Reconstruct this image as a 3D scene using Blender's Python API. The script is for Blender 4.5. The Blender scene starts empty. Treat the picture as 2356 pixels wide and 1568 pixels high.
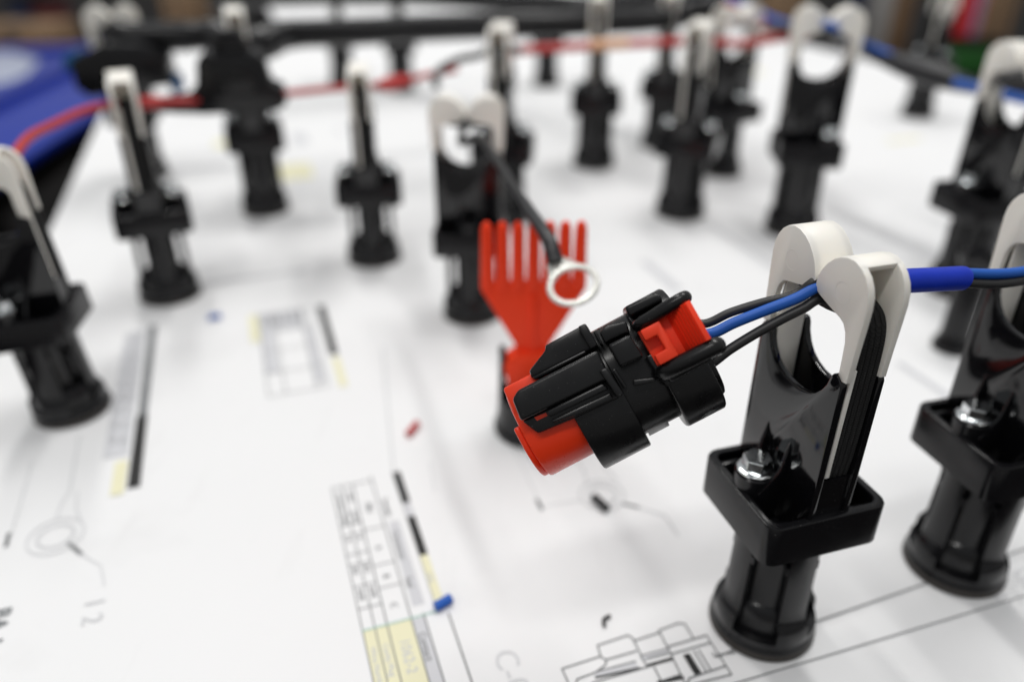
import bpy, bmesh, math, random
from mathutils import Vector, Matrix

random.seed(7)
MM = 0.001
SC = bpy.context.scene
COL = SC.collection

# ------------------------------------------------------------------ camera
CAM_H, PITCH, FPX, PCX, PCY = 155.0, math.radians(29.6), 1805.0, 1178.0, 784.0   # mm, px of a 2356 x 1568 frame
cam_d = bpy.data.cameras.new('camera')
cam_d.sensor_fit = 'HORIZONTAL'
cam_d.sensor_width = 23.5
cam_d.lens = 23.5 * FPX / 2356.0
cam_d.clip_start = 0.002
cam_d.clip_end = 60.0
cam_d.dof.use_dof = True
cam_d.dof.focus_distance = 0.1475
cam_d.dof.aperture_fstop = 3.6
cam_d.dof.aperture_blades = 7
cam = bpy.data.objects.new('camera', cam_d)
COL.objects.link(cam)
cam.location = (0, 0, CAM_H * MM)
cam.rotation_euler = (math.pi / 2 - PITCH, 0, 0)
SC.camera = cam

# ------------------------------------------------------------------ room light
world = bpy.data.worlds.new('World')
SC.world = world
world.use_nodes = True
bg = world.node_tree.nodes['Background']
wn = world.node_tree
wtc = wn.nodes.new('ShaderNodeTexCoord')
wsep = wn.nodes.new('ShaderNodeSeparateXYZ')
wr = wn.nodes.new('ShaderNodeValToRGB')
wn.links.new(wtc.outputs['Generated'], wsep.inputs['Vector'])
wn.links.new(wsep.outputs['Z'], wr.inputs['Fac'])
wr.color_ramp.elements[0].position = 0.0
wr.color_ramp.elements[0].color = (0.56, 0.55, 0.54, 1)        # shelves and walls of the hall
wr.color_ramp.elements[1].position = 0.55
wr.color_ramp.elements[1].color = (0.86, 0.88, 0.90, 1)         # pale ceiling
wn.links.new(wr.outputs['Color'], bg.inputs['Color'])
bg.inputs['Strength'].default_value = 0.42


def ceiling_lamp(name, loc, size, rotz, power, col=(1.0, 0.985, 0.96)):
    d = bpy.data.lights.new(name, 'AREA')
    d.shape = 'RECTANGLE'
    d.size, d.size_y = size
    d.energy = power
    d.color = col
    o = bpy.data.objects.new(name, d)
    COL.objects.link(o)
    o.location = loc
    o.rotation_euler = (0, 0, rotz)
    return o


ceiling_lamp('ceiling_lamp_back_left', (-0.60, 1.20, 1.75), (0.12, 1.1), math.radians(19), 12.5)
ceiling_lamp('ceiling_lamp_back_right', (0.45, 0.95, 1.75), (0.12, 1.1), math.radians(19), 14.2)
ceiling_lamp('ceiling_lamp_over_board', (-0.45, -0.45, 1.60), (0.14, 1.2), math.radians(109), 9.3)

SC.view_settings.view_transform = 'Standard'
SC.view_settings.look = 'None'
SC.view_settings.gamma = 1.0
SC.view_settings.exposure = 0.07
SC.render.engine = 'CYCLES'
SC.cycles.use_denoising = True
SC.cycles.max_bounces = 8
SC.cycles.caustics_reflective = False
SC.cycles.caustics_refractive = False

# ------------------------------------------------------------------ helpers: points
FW = Vector((0, math.cos(PITCH), -math.sin(PITCH)))
DN = Vector((0, -math.sin(PITCH), -math.cos(PITCH)))
RT = Vector((1, 0, 0))


def ray(x, y):
    return FW + RT * ((x - PCX) / FPX) + DN * ((y - PCY) / FPX)


def px(x, y, z=0.0):            # a measured picture point on the level z (mm)
    d = ray(x, y)
    return Vector((0, 0, CAM_H)) + d * ((z - CAM_H) / d.z)


def pz(x, y, Z):                # a measured picture point at the distance Z (mm)
    return Vector((0, 0, CAM_H)) + ray(x, y) * Z


# ------------------------------------------------------------------ helpers: materials
def mat(name, col, rough=0.5, metal=0.0, noise=None, bump=None, spec=0.5, coat=0.0, sss=0.0, rvar=0.0, dust=0):
    m = bpy.data.materials.new(name)
    m.use_nodes = True
    nt = m.node_tree
    b = nt.nodes['Principled BSDF']
    b.inputs['Base Color'].default_value = (*col, 1)
    b.inputs['Roughness'].default_value = rough
    b.inputs['Metallic'].default_value = metal
    b.inputs['Specular IOR Level'].default_value = spec
    b.inputs['Coat Weight'].default_value = coat
    if sss:
        b.inputs['Subsurface Weight'].default_value = sss
        b.inputs['Subsurface Radius'].default_value = (1.0, 0.8, 0.6)
        b.inputs['Subsurface Scale'].default_value = 0.001
    tc = nt.nodes.new('ShaderNodeTexCoord')
    if noise:                   # (scale, amount)
        n = nt.nodes.new('ShaderNodeTexNoise')
        n.inputs['Scale'].default_value = noise[0]
        n.inputs['Detail'].default_value = 4
        nt.links.new(tc.outputs['Object'], n.inputs['Vector'])
        mr = nt.nodes.new('ShaderNodeMapRange')
        mr.inputs['To Min'].default_value = 1 - noise[1]
        mr.inputs['To Max'].default_value = 1 + noise[1]
        nt.links.new(n.outputs['Fac'], mr.inputs['Value'])
        mx = nt.nodes.new('ShaderNodeMix')
        mx.data_type = 'RGBA'
        mx.blend_type = 'MULTIPLY'
        mx.inputs[0].default_value = 1
        mx.inputs[6].default_value = (*col, 1)
        nt.links.new(mr.outputs['Result'], mx.inputs[7])
        nt.links.new(mx.outputs[2], b.inputs['Base Color'])
    if dust:                    # sparse pale specks of dust
        n = nt.nodes.new('ShaderNodeTexNoise')
        n.inputs['Scale'].default_value = 2600
        n.inputs['Detail'].default_value = 2
        nt.links.new(tc.outputs['Object'], n.inputs['Vector'])
        mr = nt.nodes.new('ShaderNodeMapRange')
        mr.inputs['From Min'].default_value = 0.70
        mr.inputs['From Max'].default_value = 0.78
        mr.inputs['To Max'].default_value = 0.5
        nt.links.new(n.outputs['Fac'], mr.inputs['Value'])
        mx = nt.nodes.new('ShaderNodeMix')
        mx.data_type = 'RGBA'
        mx.inputs[6].default_value = (*col, 1)
        mx.inputs[7].default_value = (0.16, 0.155, 0.15, 1)
        nt.links.new(mr.outputs['Result'], mx.inputs[0])
        nt.links.new(mx.outputs[2], b.inputs['Base Color'])
    if rvar:
        n = nt.nodes.new('ShaderNodeTexNoise')
        n.inputs['Scale'].default_value = 180
        n.inputs['Detail'].default_value = 5
        nt.links.new(tc.outputs['Object'], n.inputs['Vector'])
        mr = nt.nodes.new('ShaderNodeMapRange')
        mr.inputs['From Min'].default_value = 0.3
        mr.inputs['From Max'].default_value = 0.7
        mr.inputs['To Min'].default_value = max(0.02, rough - rvar)
        mr.inputs['To Max'].default_value = rough + rvar
        nt.links.new(n.outputs['Fac'], mr.inputs['Value'])
        nt.links.new(mr.outputs['Result'], b.inputs['Roughness'])
    if bump:                    # (scale, strength, distance in mm)
        n = nt.nodes.new('ShaderNodeTexNoise')
        n.inputs['Scale'].default_value = bump[0]
        n.inputs['Detail'].default_value = 3
        nt.links.new(tc.outputs['Object'], n.inputs['Vector'])
        bp = nt.nodes.new('ShaderNodeBump')
        bp.inputs['Strength'].default_value = bump[1]
        bp.inputs['Distance'].default_value = bump[2] * MM
        nt.links.new(n.outputs['Fac'], bp.inputs['Height'])
        nt.links.new(bp.outputs['Normal'], b.inputs['Normal'])
    return m


M = {}
M['paper'] = mat('paper', (0.83, 0.833, 0.84), 0.75, noise=(9, 0.035), bump=(9, 0.25, 1.2), spec=0.2)


def paper_wear(m):
    """smudges, faint grime and specks of a used drawing"""
    nt = m.node_tree
    b = nt.nodes['Principled BSDF']
    src = b.inputs['Base Color'].links[0].from_socket
    tc = nt.nodes.new('ShaderNodeTexCoord')
    for scale, lo, hi, amt, stretch in ((28, .56, .78, .10, 1.0), (1500, .73, .80, .35, 1.0), (16, .60, .72, .07, 6.0)):
        mp = nt.nodes.new('ShaderNodeMapping')
        mp.inputs['Rotation'].default_value = (0, 0, 0.33)
        mp.inputs['Scale'].default_value = (stretch, 1, 1)
        nt.links.new(tc.outputs['Object'], mp.inputs['Vector'])
        n = nt.nodes.new('ShaderNodeTexNoise')
        n.inputs['Scale'].default_value = scale
        n.inputs['Detail'].default_value = 5
        n.inputs['Roughness'].default_value = 0.62
        nt.links.new(mp.outputs['Vector'], n.inputs['Vector'])
        mr = nt.nodes.new('ShaderNodeMapRange')
        mr.inputs['From Min'].default_value = lo
        mr.inputs['From Max'].default_value = hi
        mr.inputs['To Max'].default_value = amt
        nt.links.new(n.outputs['Fac'], mr.inputs['Value'])
        mx = nt.nodes.new('ShaderNodeMix')
        mx.data_type = 'RGBA'
        mx.inputs[7].default_value = (0.33, 0.32, 0.31, 1)
        nt.links.new(mr.outputs['Result'], mx.inputs[0])
        nt.links.new(src, mx.inputs[6])
        src = mx.outputs[2]
    nt.links.new(src, b.inputs['Base Color'])


paper_wear(M['paper'])
M['board_core'] = mat('board_core', (0.02, 0.02, 0.022), 0.6)
M['black'] = mat('black_plastic', (0.0065, 0.0065, 0.0075), 0.2, noise=(900, 0.15), rvar=0.06, spec=0.38, dust=1)
M['black_gloss'] = mat('glossy_black_plastic', (0.005, 0.005, 0.006), 0.07, rvar=0.03, bump=(60, 0.008, 0.3), spec=0.5, dust=1)
M['black_satin'] = mat('satin_black_plastic', (0.0065, 0.0065, 0.007), 0.28, rvar=0.09, bump=(1500, 0.1, 0.03), spec=0.36, dust=1)
M['ivory'] = mat('ivory_plastic', (0.91, 0.88, 0.815), 0.42, noise=(120, 0.02), sss=0.15, bump=(700, 0.06, 0.05))
M['elastic'] = None
M['zinc'] = mat('zinc_steel', (0.74, 0.77, 0.78), 0.17, metal=1.0, noise=(300, 0.1), rvar=0.06)
M['tin'] = mat('tinned_copper', (0.47, 0.47, 0.44), 0.3, metal=0.45, noise=(250, 0.06), rvar=0.08)
M['red'] = mat('red_plastic', (0.92, 0.055, 0.014), 0.42, noise=(80, 0.08), rvar=0.06, spec=0.2)
M['red_latch'] = mat('red_latch_plastic', (0.92, 0.058, 0.020), 0.42, noise=(200, 0.05), spec=0.25)
M['red_seal'] = mat('red_seal_plastic', (0.92, 0.048, 0.010), 0.3, noise=(90, 0.06), rvar=0.06, spec=0.35)
M['red_wire'] = mat('red_wire_vinyl', (0.50, 0.03, 0.028), 0.4)
M['peach'] = mat('peach_marker', (0.75, 0.42, 0.25), 0.5)
M['blue_wire'] = mat('blue_wire_vinyl', (0.016, 0.105, 0.46), 0.42, noise=(90, 0.1), bump=(700, 0.12, 0.06), spec=0.3)
M['blue_sleeve'] = mat('blue_sleeve', (0.006, 0.032, 0.45), 0.4, noise=(300, 0.15), bump=(900, 0.4, 0.12), spec=0.3)
M['black_wire'] = mat('black_wire_vinyl', (0.016, 0.016, 0.017), 0.45, noise=(300, 0.15), bump=(600, 0.15, 0.08))
M['shrink'] = mat('black_heat_shrink', (0.02, 0.02, 0.022), 0.38, bump=(300, 0.25, 0.2))
M['ink'] = mat('black_ink', (0.035, 0.035, 0.035), 0.7, spec=0.2)
M['ink_line'] = mat('grey_ink_line', (0.20, 0.205, 0.21), 0.8, spec=0.1)
M['ink_mid'] = mat('mid_grey_ink', (0.24, 0.25, 0.26), 0.8, spec=0.1)
M['ink_pencil'] = mat('pencil_grey', (0.66, 0.665, 0.68), 0.8, spec=0.1)
M['ink_pale'] = mat('pale_grey_ink', (0.58, 0.59, 0.60), 0.8, spec=0.1)
M['ink_shade'] = mat('light_grey_shade', (0.62, 0.625, 0.65), 0.8, spec=0.1)
M['ink_yellow'] = mat('pale_yellow_ink', (0.80, 0.775, 0.55), 0.8, spec=0.1)
M['ink_green'] = mat('green_ink', (0.35, 0.56, 0.48), 0.8, spec=0.1)
M['floor'] = mat('dark_floor', (0.024, 0.02, 0.018), 0.8, noise=(1.2, 0.4), spec=0.2)
M['carton'] = mat('carton', (0.27, 0.17, 0.095), 0.8, noise=(8, 0.1))
M['carton_dark'] = mat('dark_carton', (0.12, 0.085, 0.06), 0.8, noise=(8, 0.1))
M['bin_blue'] = mat('blue_bin_plastic', (0.006, 0.03, 0.33), 0.35, noise=(12, 0.1))
M['white_film'] = mat('white_film', (0.45, 0.49, 0.62), 0.4, noise=(12, 0.08))
M['navy'] = mat('navy_steel', (0.012, 0.02, 0.06), 0.5)
M['wood'] = mat('brown_wood', (0.16, 0.09, 0.04), 0.6, noise=(20, 0.3))
M['dark'] = mat('dark_steel', (0.012, 0.011, 0.011), 0.8, spec=0.15)
M['bg_red'] = mat('red_tool_plastic', (0.55, 0.02, 0.025), 0.4)
M['bg_mauve'] = mat('mauve_label', (0.35, 0.25, 0.42), 0.6)
M['bg_green'] = mat('green_tool_plastic', (0.015, 0.11, 0.015), 0.5)
M['dull_red'] = mat('dull_red_plastic', (0.10, 0.012, 0.014), 0.6)
M['teal'] = mat('teal_plastic', (0.01, 0.10, 0.27), 0.4)
M['grey'] = mat('grey_plastic', (0.30, 0.29, 0.28), 0.6)
M['bounce_edge'] = mat('bounce_tinted_black', (0.028, 0.023, 0.019), 0.5)  # brown tint paints the board's bounce light onto the foot rim


def elastic_mat():
    m = mat('black_elastic_cord', (0.013, 0.013, 0.013), 0.75, spec=0.35)
    nt = m.node_tree
    b = nt.nodes['Principled BSDF']
    tc = nt.nodes.new('ShaderNodeTexCoord')
    hs = []
    for ang in (0.9, -0.9):
        mp = nt.nodes.new('ShaderNodeMapping')
        mp.inputs['Rotation'].default_value = (ang, 0, 0)
        nt.links.new(tc.outputs['Object'], mp.inputs['Vector'])
        w = nt.nodes.new('ShaderNodeTexWave')
        w.bands_direction = 'Z'
        w.inputs['Scale'].default_value = 900
        w.inputs['Distortion'].default_value = 0.6
        nt.links.new(mp.outputs['Vector'], w.inputs['Vector'])
        hs.append(w)
    ad = nt.nodes.new('ShaderNodeMath')
    ad.operation = 'MULTIPLY'
    nt.links.new(hs[0].outputs['Fac'], ad.inputs[0])
    nt.links.new(hs[1].outputs['Fac'], ad.inputs[1])
    bp = nt.nodes.new('ShaderNodeBump')
    bp.inputs['Strength'].default_value = 0.7
    bp.inputs['Distance'].default_value = 0.00014
    nt.links.new(ad.outputs[0], bp.inputs['Height'])
    nt.links.new(bp.outputs['Normal'], b.inputs['Normal'])
    mr = nt.nodes.new('ShaderNodeMapRange')
    mr.inputs['To Min'].default_value = 0.006
    mr.inputs['To Max'].default_value = 0.026
    nt.links.new(ad.outputs[0], mr.inputs['Value'])
    nt.links.new(mr.outputs['Result'], b.inputs['Base Color'])
    return m


M['elastic'] = elastic_mat()


# ------------------------------------------------------------------ helpers: meshes (millimetres)
def catmull(pts, n=10):
    P = [Vector(p) for p in pts]
    if len(P) < 3:
        return P
    P = [P[0] * 2 - P[1]] + P + [P[-1] * 2 - P[-2]]
    out = []
    for i in range(1, len(P) - 2):
        a, b, c, d = P[i - 1], P[i], P[i + 1], P[i + 2]
        for k in range(n):
            t = k / n
            out.append(0.5 * ((2 * b) + (c - a) * t + (2 * a - 5 * b + 4 * c - d) * t * t + (3 * b - a - 3 * c + d) * t ** 3))
    out.append(P[-2])
    return out


class MB:
    def __init__(self):
        self.v, self.f = [], []

    def add(self, vs, fs):
        o = len(self.v)
        self.v += [tuple(p) for p in vs]
        self.f += [tuple(i + o for i in f) for f in fs]
        return self

    def box(self, x0, x1, y0, y1, z0, z1):
        return self.prism([(x0, y0), (x1, y0), (x1, y1), (x0, y1)], 'z', z0, z1)

    def prism(self, poly, axis, a, b, top=None):
        n = len(poly)
        top = top or poly
        mk = {'x': lambda p, h: (h, p[0], p[1]), 'y': lambda p, h: (p[0], h, p[1]), 'z': lambda p, h: (p[0], p[1], h)}[axis]
        vs = [mk(p, a) for p in poly] + [mk(p, b) for p in top]
        fs = [tuple(range(n)), tuple(range(2 * n - 1, n - 1, -1))]
        fs += [(i, (i + 1) % n, n + (i + 1) % n, n + i) for i in range(n)]
        return self.add(vs, fs)

    def lathe(self, prof, n=40, axis='z', c=(0, 0), close=True):
        m = len(prof)
        vs = []
        for k in range(n):
            a = 2 * math.pi * k / n
            for r, h in prof:
                p, q = c[0] + r * math.cos(a), c[1] + r * math.sin(a)
                vs.append((p, q, h) if axis == 'z' else (h, p, q))
        fs = []
        for k in range(n):
            k2 = (k + 1) % n
            for i in range(m - 1):
                fs.append((k * m + i, k2 * m + i, k2 * m + i + 1, k * m + i + 1))
        if close:
            fs.append(tuple(k * m for k in range(n)))
            fs.append(tuple(k * m + m - 1 for k in range(n - 1, -1, -1)))
        return self.add(vs, fs)

    def tube(self, path, r, n=12, smooth=8, cap=True):
        P = catmull(path, smooth) if smooth else [Vector(p) for p in path]
        R = r if callable(r) else (lambda t: r)
        T = []
        for i in range(len(P)):
            d = P[min(i + 1, len(P) - 1)] - P[max(i - 1, 0)]
            T.append(d.normalized())
        u = T[0].orthogonal().normalized()
        vs = []
        for i, p in enumerate(P):
            u = (u - T[i] * u.dot(T[i])).normalized()
            w = T[i].cross(u)
            rr = R(i / (len(P) - 1))
            for k in range(n):
                a = 2 * math.pi * k / n
                vs.append(p + (u * math.cos(a) + w * math.sin(a)) * rr)
        fs = []
        for i in range(len(P) - 1):
            for k in range(n):
                k2 = (k + 1) % n
                fs.append((i * n + k, i * n + k2, (i + 1) * n + k2, (i + 1) * n + k))
        if cap:
            fs.append(tuple(range(n - 1, -1, -1)))
            fs.append(tuple((len(P) - 1) * n + k for k in range(n)))
        return self.add(vs, fs)

    def mesh(self, name, m, bevel=0.0, seg=2, angle=38):
        bm = bmesh.new()
        vs = [bm.verts.new(Vector(p) * MM) for p in self.v]
        for f in self.f:
            try:
                bm.faces.new([vs[i] for i in f])
            except ValueError:
                pass
        bmesh.ops.recalc_face_normals(bm, faces=bm.faces)
        if bevel:
            es = [e for e in bm.edges if len(e.link_faces) == 2 and e.calc_face_angle(0) > math.radians(30)]
            bmesh.ops.bevel(bm, geom=es, offset=bevel * MM, segments=seg, profile=0.5, affect='EDGES', clamp_overlap=True)
        for f in bm.faces:
            f.smooth = True
        me = bpy.data.meshes.new(name)
        bm.to_mesh(me)
        bm.free()
        me.set_sharp_from_angle(angle=math.radians(angle))
        me.materials.append(m)
        return me

    def build(self, name, m, parent=None, bevel=0.0, seg=2, angle=38):
        o = bpy.data.objects.new(name, self.mesh(name, m, bevel, seg, angle))
        COL.objects.link(o)
        if parent:
            o.parent = parent
        return o


def tag(o, label, cat=None, group=None, kind=None):
    if label:
        o['label'] = label
    if cat:
        o['category'] = cat
    if group:
        o['group'] = group
    if kind:
        o['kind'] = kind
    return o


def empty(name, loc=(0, 0, 0), rz=0.0):
    o = bpy.data.objects.new(name, None)
    COL.objects.link(o)
    o.location = Vector(loc) * MM
    o.rotation_euler = (0, 0, rz)
    o.empty_display_size = 0.01
    return o


def copy_tree(o, parent=None):
    c = o.copy()
    COL.objects.link(c)
    c.parent = parent
    for ch in list(o.children):
        copy_tree(ch, c)
    return c


# ------------------------------------------------------------------ setting: floor and the board
m_ = MB()
m_.box(-9000, 9000, -3000, 14000, -830, -820)
tag(m_.build('floor', M['floor']), None, kind='structure')

BA = math.radians(19.0)
BU, BV = Vector((math.cos(BA), math.sin(BA), 0)), Vector((-math.sin(BA), math.cos(BA), 0))


def uv(u, v, z=0.0):
    return BU * u + BV * v + Vector((0, 0, z))


board = empty('assembly_board', uv(275, 0, -18))
tag(board, 'large white paper covered harness assembly board with black edge', 'board')
board.location = (0, 0, 0)
U0, U1, V0, V1 = -106, 652, 68, 1150
b_ = MB().prism([uv(U0, V0)[:2], uv(U1, V0)[:2], uv(U1, V1)[:2], uv(U0, V1)[:2]], 'z', -18, -0.3)
b_.build('panel', M['board_core'], board, bevel=0.8)
# paper sheet: a fine grid with a very slight waviness
g_ = MB()
NX, NY = 60, 120
vs = []
for j in range(NY + 1):
    for i in range(NX + 1):
        u, v = U0 + 1 + (U1 - U0 - 2) * i / NX, V0 + 1 + (V1 - V0 - 2) * j / NY
        vs.append(uv(u, v, -0.12 + 0.1 * math.sin(u / 37.0 + 1.3 * math.sin(v / 61.0))))
g_.add(vs, [(j * (NX + 1) + i, j * (NX + 1) + i + 1, (j + 1) * (NX + 1) + i + 1, (j + 1) * (NX + 1) + i)
            for j in range(NY) for i in range(NX)])
sheet = g_.build('drawing_sheet', M['paper'], board)
sheet['label'] = 'white full size wiring drawing printed on paper'
for leg in ((U0 + 60, V0 + 60), (U1 - 60, V0 + 60), (U0 + 60, V1 - 60), (U1 - 60, V1 - 60)):
    p = uv(*leg)
    MB().box(p.x - 22, p.x + 22, p.y - 22, p.y + 22, -820, -18.2).build('leg', M['dark'], board, bevel=1)

b2 = empty('second_board')
MB().prism([uv(70, 1175)[:2], uv(640, 1175)[:2], uv(640, 1900)[:2], uv(70, 1900)[:2]], 'z', -18, -0.3).build('panel', M['board_core'], b2, bevel=.8)
MB().prism([uv(71, 1176)[:2], uv(639, 1176)[:2], uv(639, 1899)[:2], uv(71, 1899)[:2]], 'z', -0.2, 0.1).build('drawing_sheet', M['paper'], b2)
for leg in ((100, 1220), (610, 1220), (100, 1860), (610, 1860)):
    p = uv(*leg)
    MB().box(p.x - 22, p.x + 22, p.y - 22, p.y + 22, -820, -18.2).build('leg', M['dark'], b2, bevel=1)
tag(b2, 'second white board beyond the first, seen between the conduits at the top', 'board')

# ------------------------------------------------------------------ print on the sheet
ZP = 0.06


class Ink:
    """flat print; every piece lies on the sheet"""
    def __init__(self):
        self.mb = MB()

    def quad(self, pts, z=ZP):
        self.mb.add([(p[0], p[1], z) for p in pts], [tuple(range(len(pts)))])
        return self

    def line(self, a, b, w, z=ZP):
        a, b = Vector(a[:2]), Vector(b[:2])
        d = (b - a)
        if d.length < 1e-6:
            return self
        d.normalize()
        n = Vector((-d.y, d.x)) * w / 2
        return self.quad([a - n - d * w / 2, b - n + d * w / 2, b + n + d * w / 2, a + n - d * w / 2], z)

    def poly(self, pts, w, close=False, z=ZP):
        P = list(pts) + ([pts[0]] if close else [])
        for a, b in zip(P[:-1], P[1:]):
            z += 0.0006
            self.line(a, b, w, z)
        return self

    def text(self, s, org, az, size, z=ZP + 0.03, bold=0.0):
        cu = bpy.data.curves.new('t', 'FONT')
        cu.body = s
        cu.size = size * MM
        cu.offset = bold * MM
        cu.resolution_u = 3
        o = bpy.data.objects.new('t', cu)
        COL.objects.link(o)
        me = o.to_mesh()
        ca, sa = math.cos(az), math.sin(az)
        vs = []
        for v in me.vertices:
            x, y = v.co.x / MM, v.co.y / MM
            vs.append((org[0] + x * ca - y * sa, org[1] + x * sa + y * ca, z))
        self.mb.add(vs, [tuple(p.vertices) for p in me.polygons])
        o.to_mesh_clear()
        bpy.data.objects.remove(o)
        bpy.data.curves.remove(cu)
        return self

    def build(self, name, m, parent=None):
        return self.mb.build(name, m, parent or sheet)

    def split(self, name, m):        # every stroke a part of its own
        for f in self.mb.f:
            MB().add([self.mb.v[i] for i in f], [tuple(range(len(f)))]).build(name, m, sheet)


TA = math.radians(18.8)


class Frame2:
    """a printed table: a across, d down"""
    def __init__(self, o, ang=TA):
        self.o = Vector(o[:2])
        self.au = Vector((math.cos(ang), math.sin(ang)))
        self.ad = Vector((math.sin(ang), -math.cos(ang)))
        self.az = ang - math.pi / 2

    def __call__(self, a, d):
        return self.o + self.au * a + self.ad * d

    def rect(self, a0, a1, d0, d1):
        return [self(a0, d0), self(a1, d0), self(a1, d1), self(a0, d1)]


# main table, near the middle of the picture's lower edge
t = Frame2((-54.1, 183.2))
Ink().quad(t.rect(18.6, 21.0, -1.5, 13.5)).quad(t.rect(18.6, 21.0, 19.5, 35.6)).split('table_black_strip', M['ink'])
Ink().quad(t.rect(18.6, 21.0, 13.5, 19.5)).build('table_grey_gap', M['ink_shade'])
Ink().quad(t.rect(18.6, 21.0, 35.7, 54.0)).quad(t.rect(0.1, 12.0, 55.8, 92)).split('table_yellow_cell', M['ink_yellow'])
Ink().line(t(0, 55.5), t(18.6, 55.5), 0.45, ZP + 0.02).build('table_green_rule', M['ink_green'])
k = Ink()
for a, d0, d1, w in ((0, 0, 92, .3), (3, 0, 92, .3), (6, 0, 92, .35), (12, -1.5, 92, .35), (15.2, 55, 92, .4), (21.1, 57, 95, .45), (18.6, -1.5, 54, .2)):
    k.line(t(a, d0), t(a, d1), w, ZP + 0.012)
for d in (0, 12.6, 17.2, 21.6, 29.2, 33.2, 41, 48.6):
    k.line(t(0, d), t(6, d), .3, ZP + 0.016)
for d in (0, 21, 35.3, 43.5):
    k.line(t(6, d), t(12, d), .3, ZP + 0.016)
k.build('table_rule', M['ink_line'])
k = Ink()
k.quad(t.rect(12.2, 15.0, 56, 92))
k.quad(t.rect(13.2, 16.2, 20, 52))
k.split('table_grey_cell', M['ink_shade'])
k = Ink()
for s, a, d, sz in (('Connector', 1.0, 3.0, 1.9), ('WIRE', 1.0, 13.2, 1.6), ('Color', 4.1, 3.2, 1.9), ('GAGE', 4.1, 13.2, 1.6),
                    ('18', .9, 22.4, 1.7), ('18', 3.9, 22.4, 1.7), ('BLK', .9, 34, 1.7), ('BLU', 3.9, 34, 1.7), ('XLPE', .9, 42, 1.8), ('XLPE', 3.9, 42, 1.8),
                    ('PIN', 8.2, 10.0, 2.6), ('A', 8.0, 28.2, 2.4), ('B', 8.0, 39.2, 2.4), ('C', 8.0, 49.2, 2.4),
                    ('Terminal', 13.3, 9.4, 2.2), ('Connector', 13.3, 24, 2.6), ('Seal', 13.3, 42, 2.4), ('Contact', 12.6, 60.5, 2.6)):
    k.text(s, t(a, d), t.az, sz, bold=0.03)
k.build('table_lettering', M['ink_line'])
k = Ink()
for s, a, d, sz in (('Wire Number', .8, 61, 2.1), ('Cavity Plug', 3.8, 61, 2.1), ('1062-2', 7.8, 61, 3.6), ('1062', 19.0, 42, 1.9)):
    k.text(s, t(a, d), t.az, sz, bold=0.03)
k.build('table_lettering', M['ink_pale'])

# second table, beside the left post
o2 = px(322, 1118)
t = Frame2((o2.x, o2.y))
Ink().quad(t.rect(-3.6, 0, -40, 0)).split('table_black_strip', M['ink'])
Ink().quad(t.rect(-3.2, -0.2, -108, -40)).build('table_grey_strip', M['ink_mid'])
k = Ink().quad(t.rect(-12.0, -4.6, -104, -18))
k.split('table_grey_cell', M['ink_shade'])
Ink().quad(t.rect(-8.2, -4.4, -15, 2)).split('table_yellow_cell', M['ink_yellow'])
k = Ink()
for i in range(9):
    k.text('Connector' if i % 2 else 'Contact', t(-2.6, -104 + i * 7.2), t.az, 2.6, bold=.05)
    k.text('18 BLK', t(-7.5, -102 + i * 9.0), t.az, 2.2)
    k.text('XLPE', t(-10.6, -102 + i * 9.0), t.az, 2.2)
k.build('table_lettering', M['ink_line'])

# third table, farther back
o3 = px(737, 703)
t = Frame2((o3.x, o3.y))
Ink().quad(t.rect(-1.5, 1.6, 0, 44)).split('table_black_strip', M['ink'])
Ink().quad(t.rect(-1.2, 1.8, 46, 68)).quad(t.rect(-30, -26.5, 0, 24)).split('table_yellow_cell', M['ink_yellow'])
Ink().quad(t.rect(-26, -8, 0, 17)).quad(t.rect(-26, -21, 17, 50)).quad(t.rect(-9, -5.5, 18, 62)).split('table_grey_cell', M['ink_shade'])
k = Ink()
for i in range(6):
    k.text('Connector', t(-24.6 + i * 2.9, 2), t.az, 2.4, bold=.06)
for a in (-26, -20, -9, -5):
    k.line(t(a, 0), t(a, 66), .3)
for d in (0, 17, 33, 50, 66):
    k.line(t(-26, d), t(-5, d), .3, ZP + .01)
k.build('table_rule', M['ink_line'])

# faint far prints seen between the posts
for (x, y, w, h, col) in ((670, 395, 26, 34, 'ink_yellow'), (515, 330, 14, 20, 'ink_yellow'), (2080, 322, 30, 7, 'ink_yellow'), (1738, 165, 16, 20, 'ink_yellow')):
    c = px(x, y)
    t = Frame2((c.x, c.y))
    Ink().quad(t.rect(-w / 2, w / 2, -h / 2, h / 2)).build('pale_yellow_patch', M[col])
k = Ink()
for (x, y, w, h) in ((455, 385, 40, 5), (690, 320, 10, 30), (1520, 632, 5, 34), (1700, 560, 2, 60), (2150, 890, 3, 36), (2030, 280, 3, 40), (560, 640, 60, 2), (780, 300, 3, 26)):
    c = px(x, y)
    t = Frame2((c.x, c.y))
    k.quad(t.rect(-w / 2, w / 2, -h / 2, h / 2))
k.split('grey_print', M['ink_shade'])

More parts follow.
